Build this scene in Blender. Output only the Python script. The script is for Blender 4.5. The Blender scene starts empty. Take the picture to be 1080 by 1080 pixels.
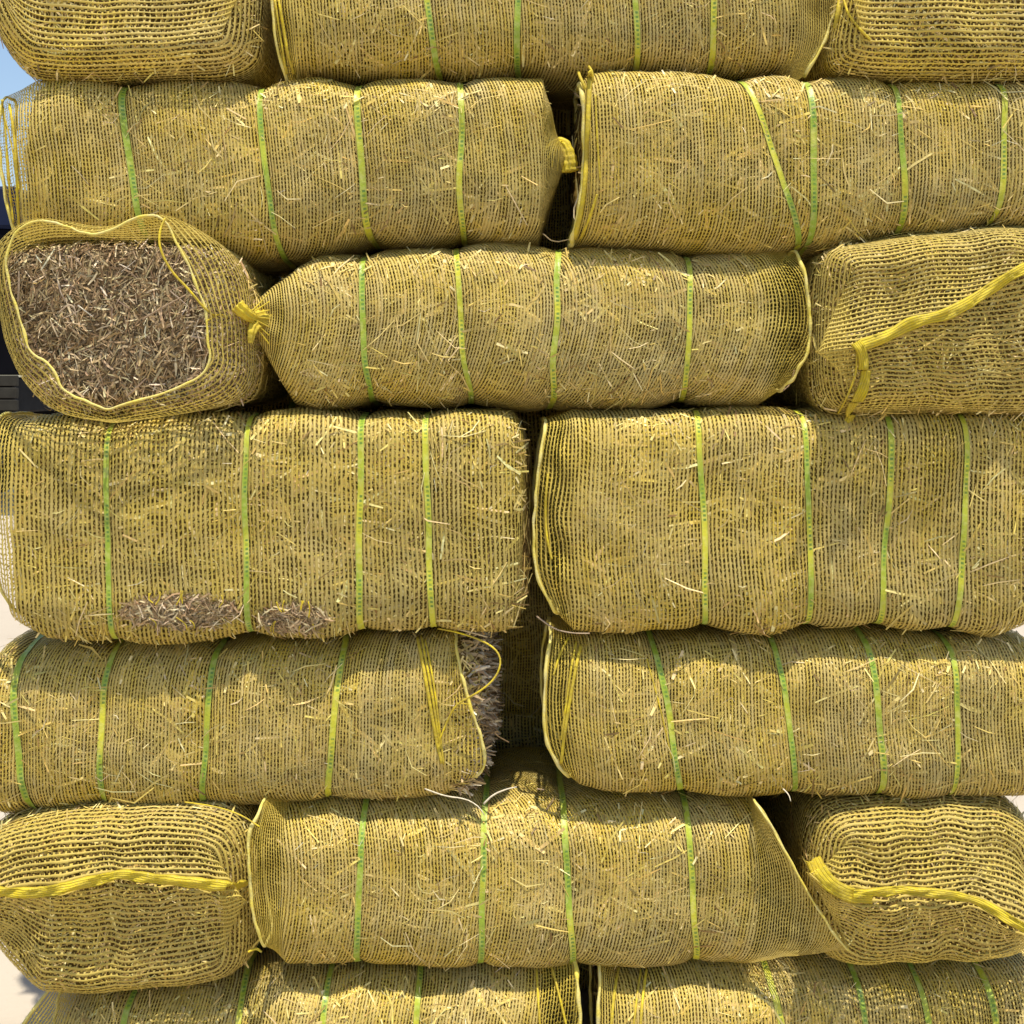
import bpy, math
import numpy as np
from mathutils import Vector
from mathutils.bvhtree import BVHTree

R = np.random.default_rng(7)
scene = bpy.context.scene
COL = scene.collection

# ------------------------------------------------------------------ picture frame -> metres
F = 1176.0            # focal length in photo pixels (1080 px wide photo)
D = 2.0               # camera to stack front plane (y = 0)
ZE = 1.369            # eye height
HY = 400.0            # horizon row in the photo


def wx(px, y=0.0):
    return (np.asarray(px, float) - 540.0) / F * (D + y)


def wz(py, y=0.0):
    return ZE - (np.asarray(py, float) - HY) / F * (D + y)


def topx(P):
    d = D + P[..., 1]
    return 540 + P[..., 0] / d * F, HY + (ZE - P[..., 2]) / d * F


# ------------------------------------------------------------------ helpers
def make_fnoise(seed, n=10):
    r = np.random.default_rng(seed)
    w = r.normal(size=(n, 3))
    w /= np.linalg.norm(w, axis=1)[:, None]
    w *= r.uniform(0.55, 1.6, size=(n, 1))
    ph = r.uniform(0, 6.283, n)

    def f(P, freq):
        return np.sin(P @ (w.T * (6.283 * freq)) + ph).sum(-1) / math.sqrt(n) * 0.8
    return f


def mesh_from(name, V, Q, mats, midx=None, uv=None, attrs=None, colors=None, smooth=True):
    V = np.asarray(V, np.float32).reshape(-1, 3)
    Q = np.asarray(Q, np.int32).reshape(-1, 4)
    me = bpy.data.meshes.new(name)
    me.vertices.add(len(V))
    me.vertices.foreach_set('co', V.ravel())
    me.loops.add(len(Q) * 4)
    me.loops.foreach_set('vertex_index', Q.ravel())
    me.polygons.add(len(Q))
    me.polygons.foreach_set('loop_start', np.arange(len(Q), dtype=np.int32) * 4)
    for m in mats:
        me.materials.append(m)
    if midx is not None:
        me.polygons.foreach_set('material_index', np.asarray(midx, np.int32))
    me.polygons.foreach_set('use_smooth', np.full(len(Q), smooth, bool))
    if uv is not None:
        l = me.uv_layers.new(name='UVMap')
        l.data.foreach_set('uv', np.asarray(uv, np.float32).ravel())
    for k, a in (attrs or {}).items():
        at = me.attributes.new(k, 'FLOAT', 'POINT')
        at.data.foreach_set('value', np.asarray(a, np.float32).ravel())
    if colors is not None:
        at = me.attributes.new('tint', 'FLOAT_COLOR', 'POINT')
        c = np.ones((len(V), 4), np.float32)
        c[:, :3] = colors
        at.data.foreach_set('color', c.ravel())
    me.update(calc_edges=True)
    return me


def link(name, me, parent=None, base=None):
    if base is not None:
        me.transform(__import__('mathutils').Matrix.Translation(-Vector(base)))
    o = bpy.data.objects.new(name, me)
    COL.objects.link(o)
    if parent:
        o.parent = parent
    return o


def thing(name, label, cat, loc, group=None):
    o = bpy.data.objects.new(name, None)
    o.empty_display_size = 0.1
    COL.objects.link(o)
    o.location = loc
    o['label'] = label
    o['category'] = cat
    if group:
        o['group'] = group
    return o


def grid_quads(K, N, closed=True):
    k = np.arange(K - 1)[:, None]
    n = N if closed else N - 1
    i = np.arange(n)[None, :]
    j = (i + 1) % N
    q = np.stack(np.broadcast_arrays(k * N + i, k * N + j, (k + 1) * N + j, (k + 1) * N + i), -1)
    return q.reshape(-1, 4)


def grid_uv(u, v):
    """u per ring (K), v per column edge (N+1): loop uvs for grid_quads order"""
    K, N = len(u), len(v) - 1
    if u.ndim == 1:
        u = np.repeat(u[:, None], N + 1, 1)
    W = np.broadcast_to(v[None], (K, N + 1))
    G = np.stack([u, W], -1)
    return np.stack([G[:-1, :-1], G[:-1, 1:], G[1:, 1:], G[1:, :-1]], 2).reshape(-1, 2)


def resample_closed(P, N):
    P = np.asarray(P, float)
    Q = np.vstack([P, P[:1]])
    s = np.concatenate([[0], np.cumsum(np.linalg.norm(np.diff(Q, axis=0), axis=1))])
    t = np.linspace(0, s[-1], N, endpoint=False)
    return np.stack([np.interp(t, s, Q[:, k]) for k in range(P.shape[1])], 1)


def resample_open(P, N):
    P = np.asarray(P, float)
    s = np.concatenate([[0], np.cumsum(np.linalg.norm(np.diff(P, axis=0), axis=1))])
    t = np.linspace(0, s[-1], N)
    return np.stack([np.interp(t, s, P[:, k]) for k in range(P.shape[1])], 1)


def chaikin(P, n=2, closed=True):
    P = np.asarray(P, float)
    for _ in range(n):
        Q = np.roll(P, -1, 0) if closed else P[1:]
        A = P if closed else P[:-1]
        n1 = np.empty((2 * len(A), P.shape[1]))
        n1[0::2] = 0.75 * A + 0.25 * Q
        n1[1::2] = 0.25 * A + 0.75 * Q
        P = n1 if closed else np.vstack([P[:1], n1, P[-1:]])
    return P


def tube(path, rad, sides=6, closed=False, flat=1.0):
    """tube verts/quads along a polyline; rad scalar or array; flat squeezes along the view axis y"""
    P = np.asarray(path, float)
    n = len(P)
    rad = np.broadcast_to(np.asarray(rad, float), (n,))
    if closed:
        T = np.roll(P, -1, 0) - np.roll(P, 1, 0)
    else:
        T = np.gradient(P, axis=0)
    T /= np.linalg.norm(T, axis=1)[:, None] + 1e-9
    up = np.array([0.03, 1.0, 0.05])
    A = np.cross(T, up)
    A /= np.linalg.norm(A, axis=1)[:, None] + 1e-9
    B = np.cross(T, A)
    th = np.arange(sides) / sides * 2 * np.pi
    V = P[:, None] + rad[:, None, None] * (np.cos(th)[None, :, None] * A[:, None] + flat * np.sin(th)[None, :, None] * B[:, None])
    V = V.reshape(-1, 3)
    if closed:
        k = np.arange(n)[:, None]
        i = np.arange(sides)[None]
        k2 = (k + 1) % n
        j = (i + 1) % sides
        q = np.stack(np.broadcast_arrays(k * sides + i, k * sides + j, k2 * sides + j, k2 * sides + i), -1).reshape(-1, 4)
    else:
        q = grid_quads(n, sides)
        c = len(V)
        V = np.vstack([V, P[:1], P[-1:]])
        i = np.arange(0, sides, 2)
        q0 = np.stack([np.full_like(i, c), (i + 2) % sides, (i + 1) % sides, i], 1)
        b = (n - 1) * sides
        q1 = np.stack([np.full_like(i, c + 1), b + i, b + (i + 1) % sides, b + (i + 2) % sides], 1)
        q = np.vstack([q, q0, q1])
    return V, q


def merge(parts):
    Vs, Qs, o = [], [], 0
    for V, q in parts:
        Vs.append(V)
        Qs.append(np.asarray(q) + o)
        o += len(V)
    return np.vstack(Vs), np.vstack(Qs)


# ------------------------------------------------------------------ materials
class NT:
    def __init__(s, name):
        s.m = bpy.data.materials.new(name)
        s.m.use_nodes = True
        s.t = s.m.node_tree
        s.t.nodes.clear()
        s.out = s.t.nodes.new('ShaderNodeOutputMaterial')

    def n(s, typ, **kw):
        nd = s.t.nodes.new(typ)
        for k, v in kw.items():
            if isinstance(k, str) and hasattr(nd, k):
                setattr(nd, k, v)
        return nd

    def set(s, sock, v):
        if isinstance(v, bpy.types.NodeSocket):
            s.t.links.new(v, sock)
        elif v is not None:
            sock.default_value = v

    def math(s, op, a, b=None, c=None, clamp=False):
        nd = s.n('ShaderNodeMath', operation=op, use_clamp=clamp)
        s.set(nd.inputs[0], a)
        if b is not None:
            s.set(nd.inputs[1], b)
        if c is not None:
            s.set(nd.inputs[2], c)
        return nd.outputs[0]

    def noise(s, vec, scale, detail=2.0, rough=0.5, dist=0.0):
        nd = s.n('ShaderNodeTexNoise')
        s.set(nd.inputs['Vector'], vec)
        nd.inputs['Scale'].default_value = scale
        nd.inputs['Detail'].default_value = detail
        nd.inputs['Roughness'].default_value = rough
        nd.inputs['Distortion'].default_value = dist
        return nd.outputs['Fac']

    def mix(s, fac, a, b):
        nd = s.n('ShaderNodeMix', data_type='RGBA')
        s.set(nd.inputs[0], fac)
        s.set(nd.inputs[6], a if isinstance(a, bpy.types.NodeSocket) else (*a, 1))
        s.set(nd.inputs[7], b if isinstance(b, bpy.types.NodeSocket) else (*b, 1))
        return nd.outputs[2]

    def ramp(s, v, lo, hi, a=0.0, b=1.0):
        nd = s.n('ShaderNodeMapRange')
        s.set(nd.inputs[0], v)
        nd.inputs[1].default_value = lo
        nd.inputs[2].default_value = hi
        nd.inputs[3].default_value = a
        nd.inputs[4].default_value = b
        return nd.outputs[0]

    def principled(s, col, rough=0.6, spec=0.3, normal=None, metal=0.0):
        b = s.n('ShaderNodeBsdfPrincipled')
        s.set(b.inputs['Base Color'], col if isinstance(col, bpy.types.NodeSocket) else (*col, 1))
        s.set(b.inputs['Roughness'], rough)
        b.inputs['Specular IOR Level'].default_value = spec
        b.inputs['Metallic'].default_value = metal
        if normal is not None:
            s.set(b.inputs['Normal'], normal)
        return b.outputs[0]

    def bump(s, h, strength, dist):
        b = s.n('ShaderNodeBump')
        b.inputs['Strength'].default_value = strength
        b.inputs['Distance'].default_value = dist
        s.set(b.inputs['Height'], h)
        return b.outputs[0]

    def obj(s):
        return s.n('ShaderNodeTexCoord').outputs['Object']

    def attr(s, name, typ='GEOMETRY'):
        return s.n('ShaderNodeAttribute', attribute_name=name, attribute_type=typ)

    def done(s, sh):
        s.t.links.new(sh, s.out.inputs['Surface'])
        return s.m


def shader_mix(m, fac, a, b):
    nd = m.n('ShaderNodeMixShader')
    m.set(nd.inputs[0], fac)
    m.t.links.new(a, nd.inputs[1])
    m.t.links.new(b, nd.inputs[2])
    return nd.outputs[0]


def net_material():
    m = NT('yellow_knitted_net')
    oc = m.obj()
    uvn = m.n('ShaderNodeUVMap', uv_map='UVMap')
    sep = m.n('ShaderNodeSeparateXYZ')
    m.t.links.new(uvn.outputs[0], sep.inputs[0])
    u, v = sep.outputs[0], sep.outputs[1]
    gap = m.attr('gap').outputs['Fac']
    tear = m.attr('tear').outputs['Fac']
    n1 = m.noise(oc, 7, 2)
    n2 = m.noise(oc, 45, 2)
    n3 = m.noise(oc, 24, 3, 0.6)
    u2 = m.math('ADD', u, m.math('ADD', m.math('MULTIPLY_ADD', n1, 1.0, -0.5), m.math('MULTIPLY_ADD', n2, 0.22, -0.11)))
    cell = m.math('FLOOR', u2)
    wn = m.n('ShaderNodeTexWhiteNoise', noise_dimensions='1D')
    m.set(wn.inputs['W'], cell)
    rnd = wn.outputs['Value']
    d = m.math('ABSOLUTE', m.math('SUBTRACT', m.math('FRACT', u2), 0.5))
    w = m.math('ADD', m.ramp(n3, 0.3, 0.7, 0.235, 0.335), m.math('MULTIPLY_ADD', rnd, 0.08, -0.04))
    w = m.math('SUBTRACT', w, m.math('MULTIPLY', gap, 0.12))
    warp = m.math('MULTIPLY', m.math('SUBTRACT', w, d), 22.0, clamp=True)
    # weft cross threads: stagger per column, ragged
    v2 = m.math('ADD', v, m.math('ADD', m.math('MULTIPLY', rnd, 0.9), m.math('MULTIPLY_ADD', n2, 0.9, -0.45)))
    dv = m.math('ABSOLUTE', m.math('SUBTRACT', m.math('FRACT', v2), 0.5))
    n4 = m.noise(oc, 110, 1)
    wv = m.math('SUBTRACT', m.ramp(n4, 0.35, 0.65, 0.10, 0.26), m.math('MULTIPLY', gap, 0.035))
    weft = m.math('MULTIPLY', m.math('SUBTRACT', wv, dv), 14.0, clamp=True)
    alpha = m.math('MAXIMUM', warp, weft)
    alpha = m.math('MULTIPLY', alpha, m.math('SUBTRACT', 1.0, tear, clamp=True))
    # colour of the yarn: yellow plastic, dusty and bleached in places
    tone = m.attr('tone', 'OBJECT').outputs['Fac']
    big = m.noise(oc, 5.5, 4, 0.6)
    f = m.math('ADD', m.ramp(big, 0.34, 0.68, 0.0, 0.8), m.math('MULTIPLY_ADD', rnd, 0.45, -0.22), clamp=True)
    f = m.math('ADD', f, m.math('MULTIPLY_ADD', tone, 0.6, -0.3), clamp=True)
    yel = m.mix(m.ramp(n3, 0.3, 0.7), YEL_A, YEL_B)
    col = m.mix(f, yel, YEL_DUST)
    col = m.mix(m.ramp(m.noise(oc, 3.2, 4, 0.6, 0.5), 0.5, 0.72, 0, 0.45), col, (0.42, 0.38, 0.15))
    col = m.mix(m.math('MULTIPLY', m.ramp(gap, 0.0, 1.0, 0.0, 0.7), 1.0), col, YEL_A)
    col = m.mix(m.ramp(tone, 0.6, 0.1, 0.0, 0.75), col, (0.45, 0.355, 0.10))
    q = m.math('DIVIDE', d, w)
    h = m.math('SUBTRACT', 1.0, m.math('MULTIPLY', q, q))
    h = m.math('ADD', h, m.math('MULTIPLY', m.noise(oc, 350, 1), 0.5))
    nor = m.bump(h, 0.7, 0.0016)
    p = m.principled(col, 0.55, 0.25, nor)
    tr = m.n('ShaderNodeBsdfTranslucent')
    m.t.links.new(col, tr.inputs['Color'])
    s1 = shader_mix(m, 0.28, p, tr.outputs[0])
    tp = m.n('ShaderNodeBsdfTransparent')
    return m.done(shader_mix(m, alpha, tp.outputs[0], s1))


YEL_A = (0.75, 0.555, 0.065)
YEL_B = (0.68, 0.50, 0.105)
YEL_DUST = (0.63, 0.50, 0.20)


def tape_material():
    m = NT('yellow_selvedge_tape')
    oc = m.obj()
    n = m.noise(oc, 30, 3, 0.6)
    nf = m.noise(oc, 300, 2)
    col = m.mix(m.ramp(n, 0.3, 0.7), (0.90, 0.72, 0.035), (0.72, 0.57, 0.07))
    col = m.mix(m.ramp(nf, 0.55, 0.75, 0, 0.35), col, (0.85, 0.76, 0.4))
    uvn = m.n('ShaderNodeUVMap', uv_map='UVMap')
    sep = m.n('ShaderNodeSeparateXYZ')
    m.t.links.new(uvn.outputs[0], sep.inputs[0])
    rib = m.math('ABSOLUTE', m.math('SUBTRACT', m.math('FRACT', m.math('MULTIPLY_ADD', sep.outputs[1], 6.0, m.math('MULTIPLY', n, 0.8))), 0.5))
    wef = m.math('ABSOLUTE', m.math('SUBTRACT', m.math('FRACT', m.math('MULTIPLY_ADD', sep.outputs[0], 140.0, m.math('MULTIPLY', nf, 0.8))), 0.5))
    g = m.math('MULTIPLY', m.ramp(rib, 0.05, 0.25), m.ramp(wef, 0.02, 0.2, 0.5, 1.0))
    col = m.mix(m.math('MULTIPLY', m.math('SUBTRACT', 1.0, g), 0.55), col, (0.40, 0.29, 0.04))
    p = m.principled(col, 0.6, 0.2, m.bump(m.math('ADD', g, m.math('MULTIPLY', nf, 0.7)), 0.8, 0.002))
    tr = m.n('ShaderNodeBsdfTranslucent')
    m.t.links.new(col, tr.inputs['Color'])
    return m.done(shader_mix(m, 0.25, p, tr.outputs[0]))


def hem_material():
    m = NT('pale_net_hem')
    oc = m.obj()
    n = m.noise(oc, 40, 3, 0.6)
    nf = m.noise(oc, 300, 2)
    col = m.mix(m.ramp(n, 0.3, 0.7), (0.80, 0.66, 0.09), (0.70, 0.62, 0.28))
    p = m.principled(col, 0.5, 0.3, m.bump(nf, 0.6, 0.002))
    tr = m.n('ShaderNodeBsdfTranslucent')
    m.t.links.new(col, tr.inputs['Color'])
    return m.done(shader_mix(m, 0.2, p, tr.outputs[0]))


def strap_material():
    m = NT('green_printed_band')
    uvn = m.n('ShaderNodeUVMap', uv_map='UVMap')
    sep = m.n('ShaderNodeSeparateXYZ')
    m.t.links.new(uvn.outputs[0], sep.inputs[0])
    u, v = sep.outputs[0], sep.outputs[1]          # u across 0..1, v metres along
    oc = m.obj()
    n1 = m.noise(oc, 9, 2)
    n2 = m.noise(oc, 90, 2)
    col = m.mix(m.ramp(n1, 0.42, 0.6), (0.25, 0.34, 0.03), (0.50, 0.475, 0.035))
    col = m.mix(m.ramp(n2, 0.45, 0.75, 0, 0.4), col, (0.60, 0.56, 0.24))
    # printed dashes, in runs
    fr = m.math('FRACT', m.math('MULTIPLY', v, 125.0))
    da = m.math('LESS_THAN', m.math('ABSOLUTE', m.math('SUBTRACT', fr, 0.5)), 0.27)
    run = m.math('LESS_THAN', m.math('FRACT', m.math('MULTIPLY', v, 6.5)), 0.45)
    mid = m.math('LESS_THAN', m.math('ABSOLUTE', m.math('SUBTRACT', u, 0.56)), 0.24)
    mk = m.math('MULTIPLY', m.math('MULTIPLY', da, run), mid)
    mk = m.math('MULTIPLY', mk, m.ramp(n2, 0.3, 0.55, 0.25, 0.85))
    col = m.mix(mk, col, (0.07, 0.17, 0.03))
    edge = m.ramp(m.math('ABSOLUTE', m.math('SUBTRACT', u, 0.5)), 0.3, 0.5)
    col = m.mix(m.math('MULTIPLY', edge, 0.5), col, (0.30, 0.34, 0.06))
    p = m.principled(col, 0.42, 0.35, m.bump(m.noise(oc, 200, 2), 0.5, 0.0015))
    return m.done(p)


def straw_core_material(name, dark, mid, light):
    m = NT(name)
    oc = m.obj()
    mp = m.n('ShaderNodeMapping')
    m.t.links.new(oc, mp.inputs[0])
    mp.inputs['Scale'].default_value = (45, 90, 150)
    a = m.noise(mp.outputs[0], 1.0, 3, 0.65, 1.5)
    mp2 = m.n('ShaderNodeMapping')
    m.t.links.new(oc, mp2.inputs[0])
    mp2.inputs['Scale'].default_value = (150, 90, 60)
    mp2.inputs['Rotation'].default_value = (0.3, 0.6, 0.2)
    b = m.noise(mp2.outputs[0], 1.0, 3, 0.65, 1.2)
    x = m.math('MULTIPLY', m.math('ADD', a, b), 0.5)
    c = m.mix(m.ramp(x, 0.36, 0.52), dark, mid)
    c = m.mix(m.ramp(x, 0.54, 0.68), c, light)
    p = m.principled(c, 0.85, 0.1, m.bump(x, 1.0, 0.012))
    return m.done(p)


def blade_material():
    m = NT('straw_blades')
    tint = m.attr('tint').outputs['Color']
    oc = m.obj()
    n = m.noise(oc, 130, 2)
    hsv = m.n('ShaderNodeHueSaturation')
    m.t.links.new(tint, hsv.inputs['Color'])
    m.set(hsv.inputs['Value'], m.ramp(n, 0.25, 0.75, 0.75, 1.25))
    p = m.principled(hsv.outputs[0], 0.55, 0.3)
    return m.done(p)


NET = net_material()
TAPE = tape_material()
HEM = hem_material()
BAND = strap_material()
CORE = straw_core_material('packed_straw', (0.03, 0.018, 0.005), (0.16, 0.103, 0.028), (0.40, 0.27, 0.10))
CORE_B = straw_core_material('packed_brown_straw', (0.045, 0.029, 0.013), (0.23, 0.16, 0.083), (0.42, 0.31, 0.17))
BLADE = blade_material()

PAL_GOLD = np.array([(0.66, 0.52, 0.19), (0.57, 0.42, 0.11), (0.70, 0.58, 0.27), (0.44, 0.31, 0.09), (0.50, 0.39, 0.14), (0.22, 0.14, 0.04), (0.60, 0.46, 0.12)])
PAL_BROWN = np.array([(0.43, 0.30, 0.15), (0.33, 0.22, 0.10), (0.54, 0.41, 0.22), (0.15, 0.095, 0.042), (0.42, 0.305, 0.16), (0.68, 0.55, 0.33), (0.26, 0.172, 0.082)])
PAL_PALE = np.array([(0.62, 0.54, 0.40), (0.50, 0.41, 0.28), (0.40, 0.30, 0.20), (0.70, 0.62, 0.46), (0.30, 0.21, 0.13)])


# ------------------------------------------------------------------ straw blades
def blades(P, Nrm, pal, length, width, off, tilt, rng, bend=0.12, tang=None, aniso=0.0, roll=0.5):
    """P, Nrm (n,3) -> verts (n*6), quads, colours: bent thin leaves lying about the surface"""
    n = len(P)
    r = rng.normal(size=(n, 3))
    if tang is not None:
        r = r * (1 - aniso) + tang * aniso * rng.choice([-1, 1], size=(n, 1)) * 1.5
    T = r - (r * Nrm).sum(1)[:, None] * Nrm
    T /= np.linalg.norm(T, axis=1)[:, None] + 1e-9
    ti = rng.normal(0, tilt, n)[:, None]
    T2 = T * np.cos(ti) + Nrm * np.sin(ti)
    N2 = Nrm * np.cos(ti) - T * np.sin(ti)
    S = np.cross(N2, T2)
    roll = rng.normal(0, roll, n)[:, None]
    S = S * np.cos(roll) + N2 * np.sin(roll)
    L = (rng.uniform(0, 1, n) ** 1.8 * (length[1] - length[0]) + length[0])[:, None]
    W = (rng.uniform(0, 1, n) ** 1.7 * (width[1] - width[0]) + width[0])[:, None]
    C = P + Nrm * rng.uniform(off[0], off[1], n)[:, None]
    sag = rng.normal(0, bend, n)[:, None] * L
    lat = rng.normal(0, bend, n)[:, None] * L
    mid = C + S * lat + N2 * np.abs(sag) * 0.6
    a, b = C - T2 * L * 0.5, C + T2 * L * 0.5
    V = np.stack([a - S * W * .35, a + S * W * .35, mid - S * W * .5, mid + S * W * .5, b - S * W * .3, b + S * W * .3], 1)
    base = np.arange(n)[:, None] * 6
    q = np.stack([base + [0, 1, 3, 2], base + [2, 3, 5, 4]], 1).reshape(-1, 4)
    k = rng.integers(0, len(pal), n)
    c = pal[k] * rng.uniform(0.75, 1.2, (n, 1)) * rng.uniform(0.93, 1.07, (n, 3))
    return V.reshape(-1, 3), q, np.repeat(c, 6, 0)


def sample_quads(V, Q, n, rng, keep=None):
    A, B, C, Dv = V[Q[:, 0]], V[Q[:, 1]], V[Q[:, 2]], V[Q[:, 3]]
    nn = np.cross(C - A, Dv - B)
    ar = np.linalg.norm(nn, axis=1)
    nrm = nn / (ar[:, None] + 1e-12)
    w = ar.copy()
    if keep is not None:
        w *= keep((A + B + C + Dv) / 4, nrm)
    if w.sum() <= 0:
        return np.zeros((0, 3)), np.zeros((0, 3))
    idx = rng.choice(len(Q), n, p=w / w.sum())
    s, t = rng.uniform(size=(n, 1)), rng.uniform(size=(n, 1))
    P = (A[idx] * (1 - s) + B[idx] * s) * (1 - t) + (Dv[idx] * (1 - s) + C[idx] * s) * t
    return P, nrm[idx]


def orient_out(V, Q):
    c = V.mean(0)
    A, B, C, Dv = V[Q[:, 0]], V[Q[:, 1]], V[Q[:, 2]], V[Q[:, 3]]
    nn = np.cross(C - A, Dv - B)
    if ((nn * (A - c)).sum()) < 0:
        Q = Q[:, ::-1].copy()
    return Q


# ------------------------------------------------------------------ bales
NRING = 150
BALES = {}
BALE_GROUP = 'net wrapped straw bales stacked in rows'


def superellipse(n, hb, hc, N):
    t = np.linspace(0, 2 * np.pi, 1200, endpoint=False)
    c, s = np.cos(t), np.sin(t)
    P = np.stack([np.sign(c) * np.abs(c) ** (2 / n) * hb, np.sign(s) * np.abs(s) ** (2 / n) * hc], 1)
    P = resample_closed(P, N)
    return P[:, 0] / hb, P[:, 1] / hc


def finish_bale(key, label, net_V, net_u, v_edges, gapA, tearA, net_Q_parts, body, straw_spec, base, tone, seed):
    pass


def make_bale_root(label, base):
    return thing('straw_bale', label, 'straw bale', base, BALE_GROUP)


def add_net(root, base, G, pitch, gap, tear, tone, perim):
    K, N = G.shape[:2]
    du = np.linalg.norm(np.diff(G, axis=0), axis=2)
    k = np.exp(-0.5 * (np.minimum(np.arange(N), N - np.arange(N)) / 9.0) ** 2)
    k /= k.sum()
    du = np.real(np.fft.ifft(np.fft.fft(du, axis=1) * np.fft.fft(k)[None], axis=1))
    u = np.concatenate([np.zeros((1, N)), np.cumsum(du, 0)]) / pitch
    u = np.concatenate([u, u[:, :1]], 1)
    v = np.linspace(0, round(perim / (pitch * 1.25)), N + 1)
    q = grid_quads(K, N)
    uv = grid_uv(u, v)
    me = mesh_from('net', G.reshape(-1, 3), q, [NET], uv=uv, attrs={'gap': gap, 'tear': tear})
    o = link('net', me, root, base)
    o['tone'] = float(tone)
    return o


def add_simple(root, base, name, V, q, mat, uv=None, label=None, smooth=True):
    o = link(name, mesh_from(name, V, q, [mat], uv=uv, smooth=smooth), root, base)
    if label:
        o['label'] = label
    return o


def side_bale(key, label, x0, x1, top, bot, yf=0.0, depth=0.42, n=5.0, straps=(), left=None, right=None,
              net_x0=None, net_x1=None, pitch=0.0061, seed=1, tone=0.5, nblade=5600, pinch=0.015, skew=0.0,
              tears=(), pal=PAL_GOLD, strap_w=6.2, bulge=0.0, amp=1.0, endR=0.045, dx=0.0):
    rng = np.random.default_rng(seed)
    fn = make_fnoise(seed * 13 + 5)
    yo = yf + 0.04
    hb = depth / 2
    cy = yf + hb
    topa, bota = np.array(top, float), np.array(bot, float)
    # the rounded edges hide part of each face: heights are grown a little about eye level
    topa[:, 1] += (topa[:, 1] - HY) * np.where(topa[:, 1] < HY, 0.022, 0.012)
    bota[:, 1] += (bota[:, 1] - HY) * np.where(bota[:, 1] < HY, 0.010, 0.020)
    bota[:, 1] = np.minimum(bota[:, 1], 1205)

    def zr(x):
        zt = wz(np.interp(x, topa[:, 0], topa[:, 1]), yo)
        zb = wz(np.interp(x, bota[:, 0], bota[:, 1]), yo) - 0.004
        return zt, zb
    ztm, zbm = zr(np.linspace(x0, x1, 20))
    hc_m = (ztm - zbm).mean() / 2
    bn, cn = superellipse(n, hb, hc_m, NRING)
    nb = np.sign(bn) * np.abs(bn) ** (n - 1) / hb
    nc = np.sign(cn) * np.abs(cn) ** (n - 1) / hc_m
    ln = np.hypot(nb, nc)
    nb, nc = nb / ln, nc / ln

    def section(xs, off, rl=True, rr=True):
        xs = np.asarray(xs, float)[:, None]
        X = wx(xs, yf + 0.01) + skew * cn[None]
        zt, zb = zr(xs)
        cz, hc = (zt + zb) / 2, (zt - zb) / 2
        inset = np.zeros((len(xs), NRING))
        for xt, xb in straps:
            sx = xb + (xt - xb) * (cn[None] + 1) / 2
            d = np.abs(xs - sx)
            inset = np.maximum(inset, pinch * (0.5 * np.exp(-(d / 5.5) ** 1.3) + 0.5 * np.exp(-(d / 24.0) ** 1.5)))
        dl = np.minimum(np.abs(wx(xs) - wx(x0)) + (0 if rl else 9), np.abs(wx(x1) - wx(xs)) + (0 if rr else 9))
        q = np.clip(1 - dl / endR, 0, 1)
        inset = inset + endR * 0.55 * (1 - np.sqrt(np.clip(1 - q * q, 0, 1)))
        P = np.stack(np.broadcast_arrays(X, cy + bn[None] * hb, cz + cn[None] * hc), -1)
        nz = amp * (0.0045 * fn(P, 4.0) + 0.0018 * fn(P + 3.1, 11.0) + 0.0005 * fn(P + 9.7, 33.0))
        e = off - inset + nz + bulge * (1 - ((xs - (x0 + x1) / 2) / ((x1 - x0) / 2)) ** 2)
        P[..., 1] += nb[None] * e
        P[..., 2] += nc[None] * e
        return P

    base = (float(wx((x0 + x1) / 2, yf)), cy, float(zbm.mean()))
    root = make_bale_root(label, base)

    # ---- straw body
    K = max(20, int((x1 - x0) / 5))
    B = section(np.linspace(x0, x1, K), -0.001)
    caps = []
    for end, sgn in ((B[0], -1), (B[-1], 1)):
        c = end.mean(0)
        rr = []
        for s in (0.93, 0.8, 0.6, 0.4, 0.2, 0.02):
            p = c + (end - c) * s
            p[:, 0] += sgn * (0.022 * (1 - s ** 4)) + 0.006 * fn(p * 3, 6.0) * (1 - s)
            rr.append(p)
        caps.append(rr)
    G = np.concatenate([np.stack(caps[0][::-1]), B, np.stack(caps[1])])
    bq = grid_quads(len(G), NRING)
    bv = G.reshape(-1, 3)
    bq = orient_out(bv, bq)

    def keep(c, nr):
        w = np.clip(-nr[:, 1] * 1.2 + 0.35, 0.0, 1)
        w = np.maximum(w, (nr[:, 2] > 0.5) * 0.5 * (c[:, 1] < cy))
        w = np.maximum(w, (np.abs(nr[:, 0]) > 0.6) * 0.45)
        return w
    n_b = nblade
    P, Nn = sample_quads(bv, bq, n_b, rng, lambda c, q: keep(c, q) * np.clip(0.7 + 0.7 * fn(c, 5.0), 0.15, 1.6))
    tg = np.tile(np.array([[1.0, 0, 0]]), (n_b, 1))
    V1, q1, c1 = blades(P, Nn, pal, (0.012, 0.085), (0.0014, 0.0052), (-0.0020, 0.0034), 0.03, rng, bend=0.035, tang=tg, aniso=0.25, roll=0.2)
    P3, N3 = sample_quads(bv, bq, 110, rng, lambda c, q: (q[:, 1] < -0.75) * np.clip(0.35 + 0.9 * fn(c, 3.5), 0.04, 1.5))
    V3, q3, c3 = blades(P3, N3, np.vstack([pal[[0, 2, 4, 6]], [(0.60, 0.50, 0.24)]]), (0.012, 0.085), (0.0009, 0.0030), (0.003, 0.0056), 0.05, rng, bend=0.10, tang=tg[:110], aniso=0.3, roll=0.3)
    P4, N4 = sample_quads(bv, bq, 420, rng, lambda c, q: (q[:, 1] < -0.3) * np.clip(0.4 + fn(c + 7, 4.0), 0.05, 1.6))
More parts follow.
